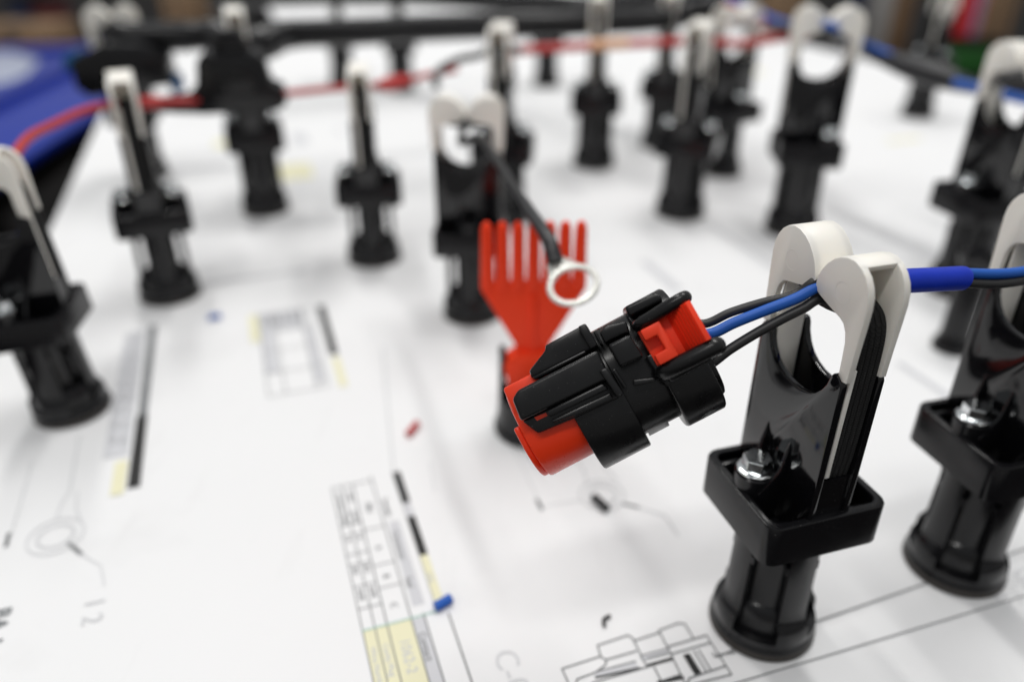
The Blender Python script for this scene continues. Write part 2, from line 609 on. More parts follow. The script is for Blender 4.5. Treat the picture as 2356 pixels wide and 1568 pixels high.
# long drawing lines
k = Ink()
k.line(px(1860, 1435), px(2420, 1240), .42)
k.line(px(1640, 1586), px(2420, 1351), .34)
k.line(px(1690, 1500), px(1650, 1505), .4)
k.line(px(2330, 1100), px(2356, 1090), .3)
k.split('drawing_line', M['ink_line'])
k = Ink()
k.line(px(183, 1000), px(160, 1130), .35)
k.line(px(75, 1060), px(25, 1230), .3)
k.line(px(1165, 1000), px(1240, 1150), .3)
k.line(px(1245, 1165), px(1335, 1150), .25)
k.line(px(880, 800), px(905, 1080), .5)
k.line(px(990, 1060), px(1000, 1130), .25)
k.split('drawing_line', M['ink_pale'])
k = Ink()
k.line(px(20, 1228), px(14, 1254), 1.1).line(px(160, 1250), px(186, 1272), 1.1)
k.line(px(1236, 1150), px(1246, 1170), 1.1).line(px(1435, 1158), px(1468, 1166), 1.0)
k.split('arrow_tick', M['ink_line'])


def ring_print(cx, cy, rx, neck, name):
    """printed outline of a ring terminal, centre given as a picture point"""
    c = px(cx, cy)
    k = Ink()
    for r, w in ((rx, .45), (rx * .66, .35), (rx * .6, .25)):
        k.poly([(c.x + r * math.cos(2 * math.pi * i / 40), c.y + r * math.sin(2 * math.pi * i / 40)) for i in range(40)], w, True)
    for n in neck:
        k.poly([px(*p) for p in n], .4)
    return k.build(name, M['ink_pencil'] if cx < 600 else M['ink_pale'])


ring_print(128, 1232, 7.2, [[(160, 1130), (140, 1160), (128, 1195)], [(178, 1130), (175, 1170), (190, 1205)], [(185, 1272), (232, 1300), (240, 1345)]], 'ring_outline')
ring_print(1385, 1138, 6.6, [[(1318, 1040), (1345, 1085), (1350, 1115)], [(1375, 1030), (1392, 1075), (1420, 1105)], [(1468, 1166), (1530, 1185), (1560, 1230)]], 'ring_outline')
k = Ink()
k.text('1 2', px(196, 1378), TA - math.pi / 2, 7.0)
k.build('pencil_lettering', M['ink_pencil'])
k = Ink()
k.text('C-01', px(1132, 1500), TA - math.pi / 2, 8.0)
k.build('pencil_lettering', M['ink_pencil'])
Ink().text('BA-1', px(-14, 1402), math.radians(-72), 6, bold=.1).build('bold_lettering', M['ink_mid'])
k = Ink()
c = px(2345, 1350)
for i in range(130):
    a, r = random.uniform(0, 6.28), 9 * math.sqrt(random.random())
    p = Vector((c.x + r * math.cos(a), c.y + r * math.sin(a)))
    k.line(p, p + Vector((random.uniform(-.5, .5), random.uniform(-.5, .5))), .35, ZP + .001 * (i % 20))
k.build('speckled_print', M['ink_shade'])


# printed cross section of a connector at the lower edge
def zq(X, Y):
    p = px((1350 + X / 4.2836) / 1.0866, (1500 + Y / 4.2836) / 1.0866)
    return (p.x, p.y)


k = Ink()
for n, ln in enumerate((
        [(235, 730), (650, 595), (615, 480), (940, 370), (990, 400), (1080, 580)], [(235, 730), (330, 940)],
        [(650, 595), (710, 640), (700, 690), (590, 770), (400, 840), (380, 900)], [(720, 630), (1030, 540)], [(1010, 430), (1280, 340)],
        [(1270, 320), (1480, 240), (1550, 250), (1640, 400)], [(1270, 320), (1380, 530), (1540, 860), (1580, 940)],
        [(1380, 490), (1780, 370), (2050, 790)], [(1410, 570), (1820, 450)], [(1080, 590), (1380, 510)], [(1150, 620), (1370, 560)],
        [(1220, 710), (1300, 860), (1510, 790)], [(1650, 540), (1780, 760)], [(1700, 530), (1830, 745)], [(1600, 830), (1980, 700)],
        [(2050, 790), (1620, 900)], [(1930, 590), (2090, 520)], [(1850, 560), (1870, 600), (1925, 600)], [(1140, 690), (1080, 600)],
        [(580, 770), (1020, 650)], [(560, 880), (1180, 700)], [(1600, 830), (1580, 880), (1640, 990)])):
    k.poly([zq(*p) for p in ln], .36, z=ZP + .03 + .0002 * n)
k.build('section_outline', M['ink_line'])
Ink().quad([zq(580, 772), zq(1020, 655), zq(1060, 715), zq(610, 815)]).quad([zq(1080, 592), zq(1370, 515), zq(1400, 560), zq(1110, 640)]).split('section_shade', M['ink_shade'])
k = Ink().quad([zq(1530, 582), zq(1600, 562), zq(1730, 772), zq(1660, 800)], ZP + .01)
k.line(zq(600, 822), zq(1060, 722), .5, ZP + .02).line(zq(1165, 690), zq(1410, 622), .75, ZP + .02).line(zq(1280, 872), zq(1520, 822), .9, ZP + .02)
k.split('section_black', M['ink'])

# ------------------------------------------------------------------ the clamp post (built once, then copied)


def perforated(r_of_z, zs, wall, open_, n=72):
    """a tube with window openings; open_(angle_deg, zmid) tells which cells are cut"""
    mb = MB()
    m = len(zs)
    vs = []
    for k in range(n):
        a = 2 * math.pi * k / n
        for z in zs:
            vs.append((r_of_z(z) * math.cos(a), r_of_z(z) * math.sin(a), z))
        for z in zs:
            r = r_of_z(z) - wall
            vs.append((r * math.cos(a), r * math.sin(a), z))
    O = lambda k, i: (k % n) * 2 * m + i
    I = lambda k, i: (k % n) * 2 * m + m + i
    cut = [[open_((k + .5) * 360 / n, (zs[i] + zs[i + 1]) / 2) for i in range(m - 1)] for k in range(n)]
    fs = []
    for k in range(n):
        for i in range(m - 1):
            if cut[k][i]:
                continue
            fs.append((O(k, i), O(k + 1, i), O(k + 1, i + 1), O(k, i + 1)))
            fs.append((I(k, i), I(k, i + 1), I(k + 1, i + 1), I(k + 1, i)))
            if cut[(k + 1) % n][i]:
                fs.append((O(k + 1, i), I(k + 1, i), I(k + 1, i + 1), O(k + 1, i + 1)))
            if cut[(k - 1) % n][i]:
                fs.append((O(k, i), O(k, i + 1), I(k, i + 1), I(k, i)))
            if i == m - 2 or cut[k][i + 1]:
                fs.append((O(k, i + 1), O(k + 1, i + 1), I(k + 1, i + 1), I(k, i + 1)))
            if i == 0 or cut[k][i - 1]:
                fs.append((O(k, i), I(k, i), I(k + 1, i), O(k + 1, i)))
    used = sorted({i for f in fs for i in f})
    mp = {v: j for j, v in enumerate(used)}
    mb.add([vs[i] for i in used], [tuple(mp[i] for i in f) for f in fs])
    return mb


def interp(tab):
    def f(z):
        for (z0, r0), (z1, r1) in zip(tab[:-1], tab[1:]):
            if z <= z1:
                return r0 + (r1 - r0) * max(0, (z - z0)) / (z1 - z0)
        return tab[-1][1]
    return f


COL_R = interp([(0, 12.0), (.4, 12.3), (2.2, 12.35), (3.0, 12.0), (3.6, 11.75), (4.4, 11.9), (6.5, 12.0), (8, 11.85), (9, 11.5), (9.8, 11.0), (10.6, 10.55), (12, 10.3), (36, 9.9)])
COL_Z = [0, .4, 2.2, 2.6, 3.0, 3.3, 3.6, 4.4, 5.2, 6.5, 8, 8.5, 9, 9.4, 9.8, 10.6, 11.2, 12, 13.5, 16, 20, 24, 25.4, 27.4, 30, 33, 34.8, 36]


def win(a, z):
    d = abs((a % 90) - 45)
    if 5.2 <= z <= 25.4:
        return d < 25
    if 25.4 <= z <= 27.4:
        return d < 19
    if 27.4 <= z <= 34.8:
        return d < 26
    return False


def rrect(hx, hy, r, n=5):
    out = []
    for cx, cy, a0 in ((hx - r, hy - r, 0), (-hx + r, hy - r, 90), (-hx + r, -hy + r, 180), (hx - r, -hy + r, 270)):
        for i in range(n + 1):
            a = math.radians(a0 + 90 * i / n)
            out.append((cx + r * math.cos(a), cy + r * math.sin(a)))
    return out


def tray(hx, hy, r, z0, zf, z1, wall, lip=0.5):
    """an open rounded box, rim rounded over"""
    mb = MB()
    rings = [(rrect(hx - .5, hy - .5, r - .3), z0), (rrect(hx, hy, r), z0 + .5), (rrect(hx, hy, r), z1 - lip), (rrect(hx - .15, hy - .15, r), z1 - .15), (rrect(hx - lip, hy - lip, r - .2), z1),
             (rrect(hx - wall + .25, hy - wall + .25, r - .8), z1), (rrect(hx - wall, hy - wall, r - .9), z1 - .3), (rrect(hx - wall, hy - wall, r - .9), zf)]
    n = len(rings[0][0])
    vs = [(p[0], p[1], z) for poly, z in rings for p in poly]
    fs = []
    for k in range(len(rings) - 1):
        for i in range(n):
            j = (i + 1) % n
            fs.append((k * n + i, k * n + j, (k + 1) * n + j, (k + 1) * n + i))
    fs.append(tuple(range(n)))
    fs.append(tuple((len(rings) - 1) * n + i for i in range(n)))
    return mb.add(vs, fs)


def hexpoly(r, c, a0=0.3):
    return [(c[0] + r * math.cos(a0 + i * math.pi / 3), c[1] + r * math.sin(a0 + i * math.pi / 3)) for i in range(6)]


JAW = [(0.25, 92.6), (0.5, 94.0), (1.2, 95.7), (2.2, 97.1), (3.6, 98.5), (5.2, 99.5), (7.0, 100.1), (8.8, 100.2), (10.6, 99.6), (12.1, 98.5),
       (13.2, 97.0), (13.9, 95.2), (14.1, 93.0), (14.0, 90.0), (13.7, 84), (13.5, 78.0), (11.2, 77.6), (11.0, 82), (10.8, 85.2), (10.3, 87.0), (9.4, 88.3), (8.2, 88.9), (5.2, 89.6), (1.9, 90.5), (0.8, 91.0), (0.35, 91.7)]
WEB = JAW[0:9]


def make_jaw(sgn, root):
    """one ivory jaw: two teardrop cheeks joined by the rounded roller web, with a stem going down inside the fork"""
    S = lambda P: [(sgn * y, z) for y, z in P]
    mb = MB()
    mb.prism(S(JAW), 'x', -4.9, -3.55)
    mb.prism(S(JAW), 'x', 2.5, 3.8)
    # roller web between the cheeks
    inner = []
    for i, (y, z) in enumerate(WEB):
        dy, dz = 7.4 - y, 93.0 - z
        l = math.hypot(dy, dz)
        inner.append((y + dy / l * 1.3, z + dz / l * 1.3))
    web = [(2.0, 90.75), (0.8, 91.15), (0.38, 91.8)] + WEB
    win_ = [(2.6, 91.9), (1.9, 92.2), (1.65, 92.6)] + inner
    out_ = []
    for y, z in web:
        dy, dz = y - 7.4, z - 93.0
        l = math.hypot(dy, dz)
        out_.append((y + dy / l * .04, z + dz / l * .04))
    mb.prism(S(out_ + win_[::-1]), 'x', -4.58, 3.48)
    j = mb.build('jaw', M['ivory'], root, bevel=0.28, seg=2)
    st = MB()
    st.prism(S([(11.0, 55), (12.6, 55), (12.9, 80), (11.2, 80)]), 'x', -3.45, -2.4)
    st.prism(S([(9.5, 56), (10.2, 56), (10.35, 86.5), (9.75, 88.2)]), 'x', -3.45, 2.45)
    st.build('stem', M['ivory'], j, bevel=0.15)
    # round mould mark on the cheek
    MB().lathe([(2.1, -4.895), (2.08, -4.918), (1.97, -4.918), (1.95, -4.895)], 32, 'x', (sgn * 7.6, 93.6), close=False).build('mould_mark', M['ivory'], j)
    return j


def make_post():
    root = empty('wire_clamp_post')
    perforated(COL_R, COL_Z, 1.9, win).build('column', M['black'], root, angle=40)
    c = MB()
    c.lathe([(10.4, .6), (10.4, 8), (9.6, 11.6), (9.0, 12.6), (4.0, 13.0)], 40)
    c.lathe([(6.0, 12), (6.0, 36)], 32)
    for z in (15, 18, 21):
        c.box(4.6, 6.2, -3.6, -2.0, z, z + 1.4)
        c.box(-3.6, -2.0, -5.8, -4.6, z, z + 1.4)
        c.box(-5.8, -4.6, 2.0, 3.6, z, z + 1.4)
    c.build('core', M['black'], root)
    MB().lathe([(12.05, .02), (12.52, .3), (12.55, 1.5), (12.35, 2.1)], 64, close=False).build('foot_ring', M['bounce_edge'], root)
    col = tray(14.2, 13.8, 3.0, 34.5, 38.0, 45.0, 1.9).build('collar', M['black'], root, angle=30)
    r = MB()
    for s in (-1, 1):
        r.prism([(s * 6.4, 8.6), (s * 12.4, 8.6), (s * 12.4, 9.8), (s * 6.4, 9.8)], 'z', 38, 44.4)
        r.prism([(s * 6.4, -9.4), (s * 12.4, -9.4), (s * 12.4, -8.4), (s * 6.4, -8.4)], 'z', 38, 41.5)
    r.build('pocket_rib', M['black'], col, bevel=.25)
    # fork: two notched plates, a solid lower block between them and closing panels at the foot
    notch = [(9.8, 77.6), (9.3, 75.6), (8.3, 73.7), (6.8, 72.0), (4.8, 70.8), (2.5, 70.1), (0, 69.9)]
    prof = [(-12.9, 38), (12.9, 38), (12.9, 76.6), (12.4, 77.8), (11.4, 78.6), (10.3, 78.5)] + notch + [(-y, z) for y, z in notch[-2::-1]] + [(-10.3, 78.5), (-11.4, 78.6), (-12.4, 77.8), (-12.9, 76.6)]
    fk = MB()
    fk.prism(prof, 'x', -5.4, -3.7)
    fk.prism(prof, 'x', 3.0, 4.5)
    fork = fk.build('fork', M['black_gloss'], root, bevel=0.3, seg=2)
    w = MB()
    w.box(-3.72, 3.02, -9.3, 9.3, 38, 60)
    for s in (-1, 1):
        w.prism([(s * 9.6, 38), (s * 12.2, 38), (s * 12.2, 54), (s * 9.6, 54)], 'x', -3.72, 3.02)
    w.build('spacer_block', M['black_gloss'], fork)
    g = MB()
    for s, xp in ((-1, -5.3), (1, 4.4)):
        for y in (4.6, -3.3):
            g.prism([(xp, 58), (xp + s * 1.6, 50.5), (xp + s * 5.6, 45.5), (xp + s * 5.6, 38), (xp, 38)], 'y', y - .45, y + .45)
    g.build('gusset', M['black_gloss'], fork, bevel=.12)
    for s, x in ((-1, -9.4), (1, 8.6)):
        bo = MB().lathe([(4.3, 38), (4.3, 48.2), (4.0, 48.5)], 32, c=(x, .8)).build('bolt_boss', M['black'], col)
    for s, x in ((-1, -9.4), (1, 8.6)):
        bm_ = MB()
        bm_.lathe([(3.75, 48.6), (3.95, 48.75), (3.93, 49.05), (3.2, 49.5)], 40, c=(x, .8))
        bolt = bm_.build('bolt', M['zinc'], root)
        h = MB()
        h.prism(hexpoly(3.15, (x, .8)), 'z', 49.2, 51.9, hexpoly(3.1, (x, .8)))
        h.build('hex_head', M['zinc'], bolt, bevel=.1, seg=1, angle=15)
    for s in (-1, 1):
        make_jaw(s, root)
        for i, x in enumerate((-1.6, -.35, .9, 2.15)):
            p = [(x, s * 11.2, 54.2), (x, s * 11.7, 60), (x, s * 11.9, 70), (x, s * 12.0, 80), (x, s * 11.7, 86), (x + .05, s * 10.4, 89.2), (x + .1, s * 7.6, 90.7), (x + .1, s * 4.0, 91.3)]
            MB().tube(p, .69, 10, 6).build('elastic_cord', M['elastic'], root)
    # the elastic where it crosses the pinch
    MB().prism([(-7.0, 89.0), (-1.5, 90.0), (0, 90.3), (1.5, 90.0), (7, 89.0), (7, 88.2), (2.2, 87.3), (0, 87.1), (-2.2, 87.3), (-7, 88.2)], 'x', -3.0, 2.2).build('elastic_band', M['elastic'], root, bevel=.3)
    return root


TH = MB()
TH.lathe([(9.9, .6), (9.9, 5.4), (9.4, 8), (9.1, 11.2), (8.2, 12.2), (7.7, 12.6), (7.7, 36)], 40)
THICK = TH.mesh('core_thick', M['black'])
post0 = make_post()
POSTS = []


def place_post(first, p, yaw, zs, label, bolts=(1, 1), shift=0.0, thick=True):
    o = post0 if first else copy_tree(post0)
    o.location = Vector((p[0], p[1], 0.02)) * MM
    o.rotation_euler = (0, 0, math.radians(yaw))
    o.scale = (1, 1, zs)
    tag(o, label, 'clamp post', 'wire clamp posts on the assembly board')
    if thick:
        for c in o.children:
            if c.name.startswith('core'):
                c.data = THICK
    bl = [c for c in o.children if c.name.startswith('bolt')]
    bl.sort(key=lambda c: sum(v.co.x for v in c.data.vertices))
    for keep, b in zip(bolts, bl):
        if not keep:
            for h in list(b.children):
                bpy.data.objects.remove(h)
            bpy.data.objects.remove(b)
    if shift:
        for c in o.children:
            if c.name.startswith('bolt'):
                c.location.y += shift * MM
            for g in c.children:
                if g.name.startswith('bolt_boss'):
                    g.location.y += shift * MM
    POSTS.append(o)
    return o


def L(p, yaw, x, y, z, zs=1.0):         # a point in a post's own frame
    a = math.radians(yaw)
    return Vector((p[0] + x * math.cos(a) - y * math.sin(a), p[1] + x * math.sin(a) + y * math.cos(a), z * zs))


P1, Y1 = (61.2, 134.0), 17.0
PP = {
    'main': (P1, Y1, 1.0, 'sharp black clamp post with ivory jaws gripping the three connector wires'),
    'right': (tuple(px(2192, 1294))[:2], 15.0, 1.0, 'black clamp post at the right edge, its silver bolt beside the blue sleeve wires'),
    'left': (tuple(px(170, 940))[:2], 99.0, .90, 'black clamp post cut by the left edge, nearest of the left posts'),
    'left2': (tuple(px(393, 676))[:2], 24.0, .943, 'black clamp post seen edge on where the red wire leaves the blue bin side'),
    'mid': (tuple(px(862, 593))[:2], 9.0, .90, 'slim edge on black clamp post standing alone left of the centre'),
    'ring': (tuple(px(1087, 720))[:2], -92.0, .905, 'black clamp post holding the ring terminal lead behind the red comb'),
    'behind': (tuple(px(1160, 505))[:2], -6.0, 1.0, 'black clamp post directly behind the one holding the ring terminal lead'),
    'far_c': (tuple(px(1365, 379))[:2], -6.0, 1.03, 'edge on black clamp post with its jaws around the corrugated conduit, right of centre'),
    'far_d': (tuple(px(1563, 490))[:2], -22.0, 1.0, 'black clamp post with two blurred bolts, on the red wire right of centre'),
    'far_d2': (tuple(px(1655, 396))[:2], -60.0, .99, 'black clamp post half hidden behind the two bolt post on the red wire'),
    'far_l': (tuple(px(613, 483))[:2], 18.0, 1.055, 'black clamp post behind the black splice box at upper left'),
    'top_left': (tuple(px(344, 405))[:2], 105.0, 1.0, 'black clamp post with bow tie shaped ivory jaws at the top left corner'),
    'far_e': (tuple(px(1818, 529))[:2], -96.0, 1.10, 'black clamp post with bow tie shaped ivory jaws on the blue and black cable'),
    'far_f': (tuple(px(2200, 666))[:2], 14.0, 1.045, 'black clamp post at upper right where the blue and black cable leaves the picture'),
    'far_k': (tuple(px(1518, 335))[:2], -14.0, 1.0, 'black clamp post mostly hidden just left behind the two bolt post'),
    'back_1': (tuple(px(925, 208))[:2], 10.0, 1.0, 'small distant black clamp post behind the thick red splice'),
    'back_2': (tuple(px(1257, 196))[:2], 5.0, 1.0, 'small distant black clamp post right of the centre conduit'),
    'back_3': (tuple(px(790, 195))[:2], 12.0, 1.0, 'small distant black clamp post above the slim lone post'),
    'back_h': (tuple(px(2108, 267))[:2], 130.0, 1.0, 'small distant black clamp post under the blue and black cable'),
}
BOLTS = {'ring': (1, 0), 'far_e': (1, 1)}
SHIFT = {'left': 2.0, 'far_e': 5.5}
for i, (key, (p, yaw, zs, lab)) in enumerate(PP.items()):
    if i == 0:
        continue
    o_ = place_post(False, p, yaw, zs, lab, BOLTS.get(key, (1, 1)), SHIFT.get(key, 0), key not in ('left', 'left2', 'mid', 'ring'))
    if key in ('far_c', 'far_d', 'far_d2', 'far_e', 'far_f', 'far_k', 'behind'):
        o_.scale = (1.12, 1.12, zs)         # the stouter size of the same fixture
    elif key in ('mid', 'left2', 'far_l'):
        o_.scale = (1.06, 1.06, zs)
place_post(True, P1, Y1, 1.0, PP['main'][3])
for o in POSTS:                 # small individual leans; the left edge post leans outwards most
    ln = math.radians(-5.0 if 'left edge' in o['label'] and 'nearest' in o['label'] else random.uniform(-.7, .7) if o is not post0 and 'right edge, its' not in o['label'] else 0)
    o.rotation_mode = 'QUATERNION'
    o.rotation_quaternion = Matrix.Rotation(ln, 3, 'Y').to_quaternion() @ Matrix.Rotation(o.rotation_euler.z, 3, 'Z').to_quaternion()


def pinch(key, x=0.0, dz=0.0, z=88.5, y=0.0):
    p, yaw, zs, _ = PP[key]
    q = L(p, yaw, x, y, z, zs)
    return q + Vector((0, 0, dz))


pgp = px(2187, 800)
peg = empty('short_peg', (pgp.x, pgp.y, .02))
MB().lathe([(7.2, 0), (7.4, .6), (7.2, 3), (5.8, 5), (5.4, 8), (5.2, 40), (4.6, 41)], 32).build('shaft', M['black'], peg)
MB().lathe([(6.4, 36), (6.6, 36.4), (6.6, 39), (6.2, 39.4)], 32, close=False).build('head_ring', M['black'], peg)
tag(peg, 'short black peg half hidden behind the right edge clamp post', 'peg')

# ------------------------------------------------------------------ red comb holder
cp = px(1222, 982)
comb = empty('comb_holder', (cp.x, cp.y, .02), math.radians(2))
tag(comb, 'bright red seven pronged comb holder on a short black foot', 'comb holder')
CH_R = interp([(0, 12.2), (.4, 12.4), (2.4, 12.4), (3.4, 11.6), (7, 11.4), (10, 11.0), (30, 10.6)])


def comb_win(a, z):
    d = abs((a % 90) - 45)
    return (13.5 <= z <= 24 and d < 30) or (z > 24 and 20 < (a % 180) < 160)


perforated(CH_R, [0, .4, 2.4, 2.9, 3.4, 7, 10, 13.5, 16, 20, 24, 27, 30], 1.8, comb_win).build('foot', M['black'], comb, angle=40)
MB().lathe([(8.4, 1), (8.4, 14), (7.5, 14.5)], 30).build('core', M['black'], comb)
NP, SPC = 7, 4.6
half = 3 * SPC + 2.1
cb2 = MB()
cb2.prism([(-half, 52.0), (-half, 56.0)] + [q for i in range(6) for q in ((-half + 4.15 + i * SPC, 56.0), (-half + 4.2 + i * SPC, 53.6), (-half + 4.6 + i * SPC, 53.6), (-half + 4.65 + i * SPC, 56.0))]
          + [(half, 56.0), (half, 52.0), (5.4, 32.5), (5.0, 28), (-5.0, 28), (-5.4, 32.5)], 'y', -1.5, 1.5)
cb2.build('comb_plate', M['red'], comb, bevel=.3)
for i in range(NP):
    x = (i - 3) * SPC
    MB().lathe([(2.1, 51.6), (2.15, 53.6), (2.02, 60), (1.75, 70.4), (1.4, 72.0), (.75, 72.8)], 18, c=(x, 0)).build('prong', M['red'], comb)
MB().prism([(-1.0, 28), (1.0, 28), (.8, 50), (-.8, 50)], 'y', -2.6, -1.45).build('centre_rib', M['red'], comb, bevel=.3)
pl = MB()
pl.prism([(-9.4, 26.8), (-4.6, 30.4), (4.6, 30.4), (9.4, 26.8), (7.4, 17), (-7.4, 17)], 'y', -3.4, 3.4)
pl.build('plug', M['red'], comb, bevel=.25)

# ------------------------------------------------------------------ the connector
CO, CZ = (1420.0, 890.0), 153.0
rO = ray(*CO)
o_c = Vector((0, 0, CAM_H)) + rO * CZ
nz = -rO.normalized()
img_u = (RT * .883 - DN * .469)
img_u = (img_u - nz * img_u.dot(nz)).normalized()
img_t = nz.cross(img_u).normalized()       # image "up" of the connector
conn = bpy.data.objects.new('wire_connector', None)
COL.objects.link(conn)
conn.empty_display_size = .01
Rm = Matrix((img_u, img_t, nz)).transposed().to_4x4()
conn.matrix_world = Matrix.Translation(o_c * MM) @ Rm
tag(conn, 'black three wire connector with red latch and red front sleeve', 'connector')


def q(s, t, n):                 # measured (s, t) at height n towards the viewer -> local mm
    k = (CZ * 1.012 - n) / FPX
    return (s * k, -t * k)


def slab(P, n0, n1, shrink=0.0):
    mb = MB()
    top = [q(s, t_, n1) for s, t_ in P]
    if shrink:
        cx = sum(p[0] for p in top) / len(top)
        cy = sum(p[1] for p in top) / len(top)
        bot = [(p[0] + (p[0] - cx) * shrink, p[1] + (p[1] - cy) * shrink) for p in top]
    else:
        bot = top
    return mb.prism(bot, 'z', n0, n1, top)


def sect(s0, s1, sec):          # a section (t, n) in mm swept along the connector axis from s0 to s1 (px)
    k = CZ * 1.012 / FPX
    return MB().prism(sec, 'x', s0 * k, s1 * k)


def oval(rt_, rn, ct=0.0, cn=0.0, n=40, p=2.0):
    out = []
    for i in range(n):
        a = 2 * math.pi * i / n
        ca, sa = math.cos(a), math.sin(a)
        out.append((ct + rt_ * math.copysign(abs(ca) ** (2 / p), ca), cn + rn * math.copysign(abs(sa) ** (2 / p), sa)))
    return out


kk = CZ * 1.012 / FPX
# red front sleeve
sect(-228, -60, oval(114 * kk, 10.2, 6 * kk, -1.0, p=2.2)).build('front_sleeve', M['red_seal'], conn, bevel=.5)
fr = sect(-243, -229, [(y, z) for y, z in oval(108 * kk, 9.2, 6 * kk, -1.2, p=2.2) if y < 26 * kk])
fr.build('sleeve_lip', M['red_seal'], conn, bevel=.4)
slab([(-234, -121), (-150, -119), (-150, -34), (-240, -38)], 1.0, 8.6).build('sleeve_tongue', M['red_latch'], conn, bevel=.5)
MB().tube([(-225 * kk, -101 * kk, 2.0), (-110 * kk, -101 * kk, 2.0)], .28, 8, 0).build('sleeve_ridge', M['red_seal'], conn)
# bodies
sect(-112, 6, oval(151 * kk, 11.6, 0, -1.5, p=2.3)).build('front_band', M['black_satin'], conn, bevel=.35)
sect(-60, 110, oval(131 * kk, 10.4, 8 * kk, -1.0, p=2.5)).build('mid_body', M['black_satin'], conn, bevel=.4)
sect(94, 192, oval(152 * kk, 11.8, 0, -1.3, p=2.5)).build('rear_band', M['black_satin'], conn, bevel=.6, seg=3)
sect(185, 205, oval(112 * kk, 9.4, -12 * kk, -1.0, p=2.4)).build('wire_seal', M['black_satin'], conn, bevel=.5)
sect(12, 62, [(-118 * kk, 3.0), (-126 * kk, 1.0), (-131 * kk, -.5), (-124 * kk, -1.5)]).build('side_groove', M['black'], conn)
# front shield on the viewer's side
slab([(-205, -101), (0, -96), (-4, -26), (-232, -34), (-226, -88)], 6, 13.0, .02).build('shield', M['black_satin'], conn, bevel=.55, seg=3)
sh = MB()
T0 = [q(-232, -34, 12.4), q(-3, -28, 12.4), q(-5, 24, 12.0), q(-112, 18, 11.0), q(-208, 9, 9.6)]
sh.prism([(p[0], p[1]) for p in T0], 'z', 5.5, 10.9)
sh.build('shield_side', M['black_satin'], conn, bevel=.45)
slab([(-168, -27), (-26, -23), (-20, -6), (-169, -12)], 10.0, 12.6, .03).build('shield_rib', M['black_satin'], conn, bevel=.35)
slab([(-200, -28), (-171, -25), (-171, -17), (-198, -18)], 10.6, 10.98).build('red_window', M['red_seal'], conn)
slab([(-170, -4), (-20, 4), (-20, 20), (-110, 14), (-168, 4)], 9.5, 11.7, .02).build('shield_rib', M['black_satin'], conn, bevel=.35)
# upper wedge flange
slab([(-160, -128), (-104, -152), (-101, -162), (6, -162), (6, -104), (-20, -104), (-164, -110)], 2.5, 9.6, .02).build('side_flange', M['black_satin'], conn, bevel=.45)
slab([(-162, -112), (-24, -109), (-24, -101), (-158, -103)], 8.5, 10.6).build('flange_rib', M['black_satin'], conn, bevel=.3)
slab([(-14, -164), (6, -163), (7, -106), (-12, -104)], 6, 11.6).build('lock_rib', M['black_satin'], conn, bevel=.35)
slab([(12, -138), (19, -138), (19, -104), (12, -104)], 4, 10.4).build('lock_rib', M['black_satin'], conn, bevel=.25)
slab([(-18, -52), (0, -51), (6, 20), (-10, 24)], 8, 13.9).build('lock_rib', M['black_satin'], conn, bevel=.35)
slab([(8, -40), (16, -40), (20, 12), (12, 12)], 7, 12.2).build('lock_rib', M['black_satin'], conn, bevel=.25)
slab([(27, -94), (82, -92), (86, -33), (28, -37)], 7, 13.6, .04).build('latch_block', M['black_satin'], conn, bevel=.5, seg=3)
slab([(24, -129), (46, -137), (89, -122), (86, -99), (24, -102)], 3, 9.6, .03).build('latch_tab', M['black_satin'], conn, bevel=.35)
slab([(40, 2), (84, 20), (84, 30), (34, 16)], 8, 11.2).build('latch_tab', M['black_satin'], conn, bevel=.3)
slab([(90, -30), (104, -30), (112, 50), (98, 52)], 8, 11.3).build('rear_step', M['black_satin'], conn, bevel=.3)
# rear housing rails round the red latch
slab([(101, -153), (176, -150), (186, -138), (186, -124), (101, -126)], 2.0, 9.8, .03).build('rear_tab', M['black_satin'], conn, bevel=.6, seg=3)


def rail(P, r):
    return MB().tube([(*q(s, t_, n), n) for s, t_, n in P], r, 16, 6)


rail([(108, -100, 10.6), (118, -101, 12.0), (150, -103, 13.2), (190, -106, 14.2), (222, -107, 14.4), (232, -106, 13.2)], 1.22).build('rail', M['black_satin'], conn)
slab([(112, -118), (234, -120), (236, -96), (112, -92)], 6, 12.6, .0).build('rail_wall', M['black_satin'], conn, bevel=.6, seg=3)
rail([(106, 20, 10.6), (116, 20, 12.0), (150, 21, 13.4), (196, 22, 14.4), (230, 22, 14.6), (242, 24, 13.4)], 1.62).build('rail', M['black_satin'], conn)
slab([(108, 2), (240, 6), (246, 30), (232, 46), (110, 48)], 5, 12.8, .0).build('rail_wall', M['black_satin'], conn, bevel=.7, seg=3)
# red latch: base, notched claw and ridged thumb grip
slab([(101, -94), (222, -96), (226, 4), (101, 2)], 8, 11.4).build('latch_base', M['red_latch'], conn, bevel=.3)
claw = slab([(106, -88), (155, -88), (157, 2), (108, 2), (108, -24), (138, -24), (136, -62), (106, -62)], 11.2, 14.3)
claw.build('latch_claw', M['red_latch'], conn, bevel=.3)
k0 = (CZ * 1.012 - 14) / FPX
grip = MB()
steps = [(176, 11.3), (182, 12.0)]
for i in range(6):
    s0 = 184 + i * 6.2
    steps += [(s0, 12.4 + i * .62), (s0 + 3.2, 13.1 + i * .62), (s0 + 4.4, 12.75 + i * .62)]
steps += [(222, 16.3), (234, 15.8), (236, 11.3)]
grip.prism([(s * k0, n) for s, n in steps], 'y', 95 * k0, -3 * k0)
grip.build('latch_grip', M['red_latch'], conn, bevel=.12)


def CL(s, t_, n):               # connector point in the world (mm)
    a, b = q(s, t_, n)
    return o_c + img_u * a + img_t * b + nz * n


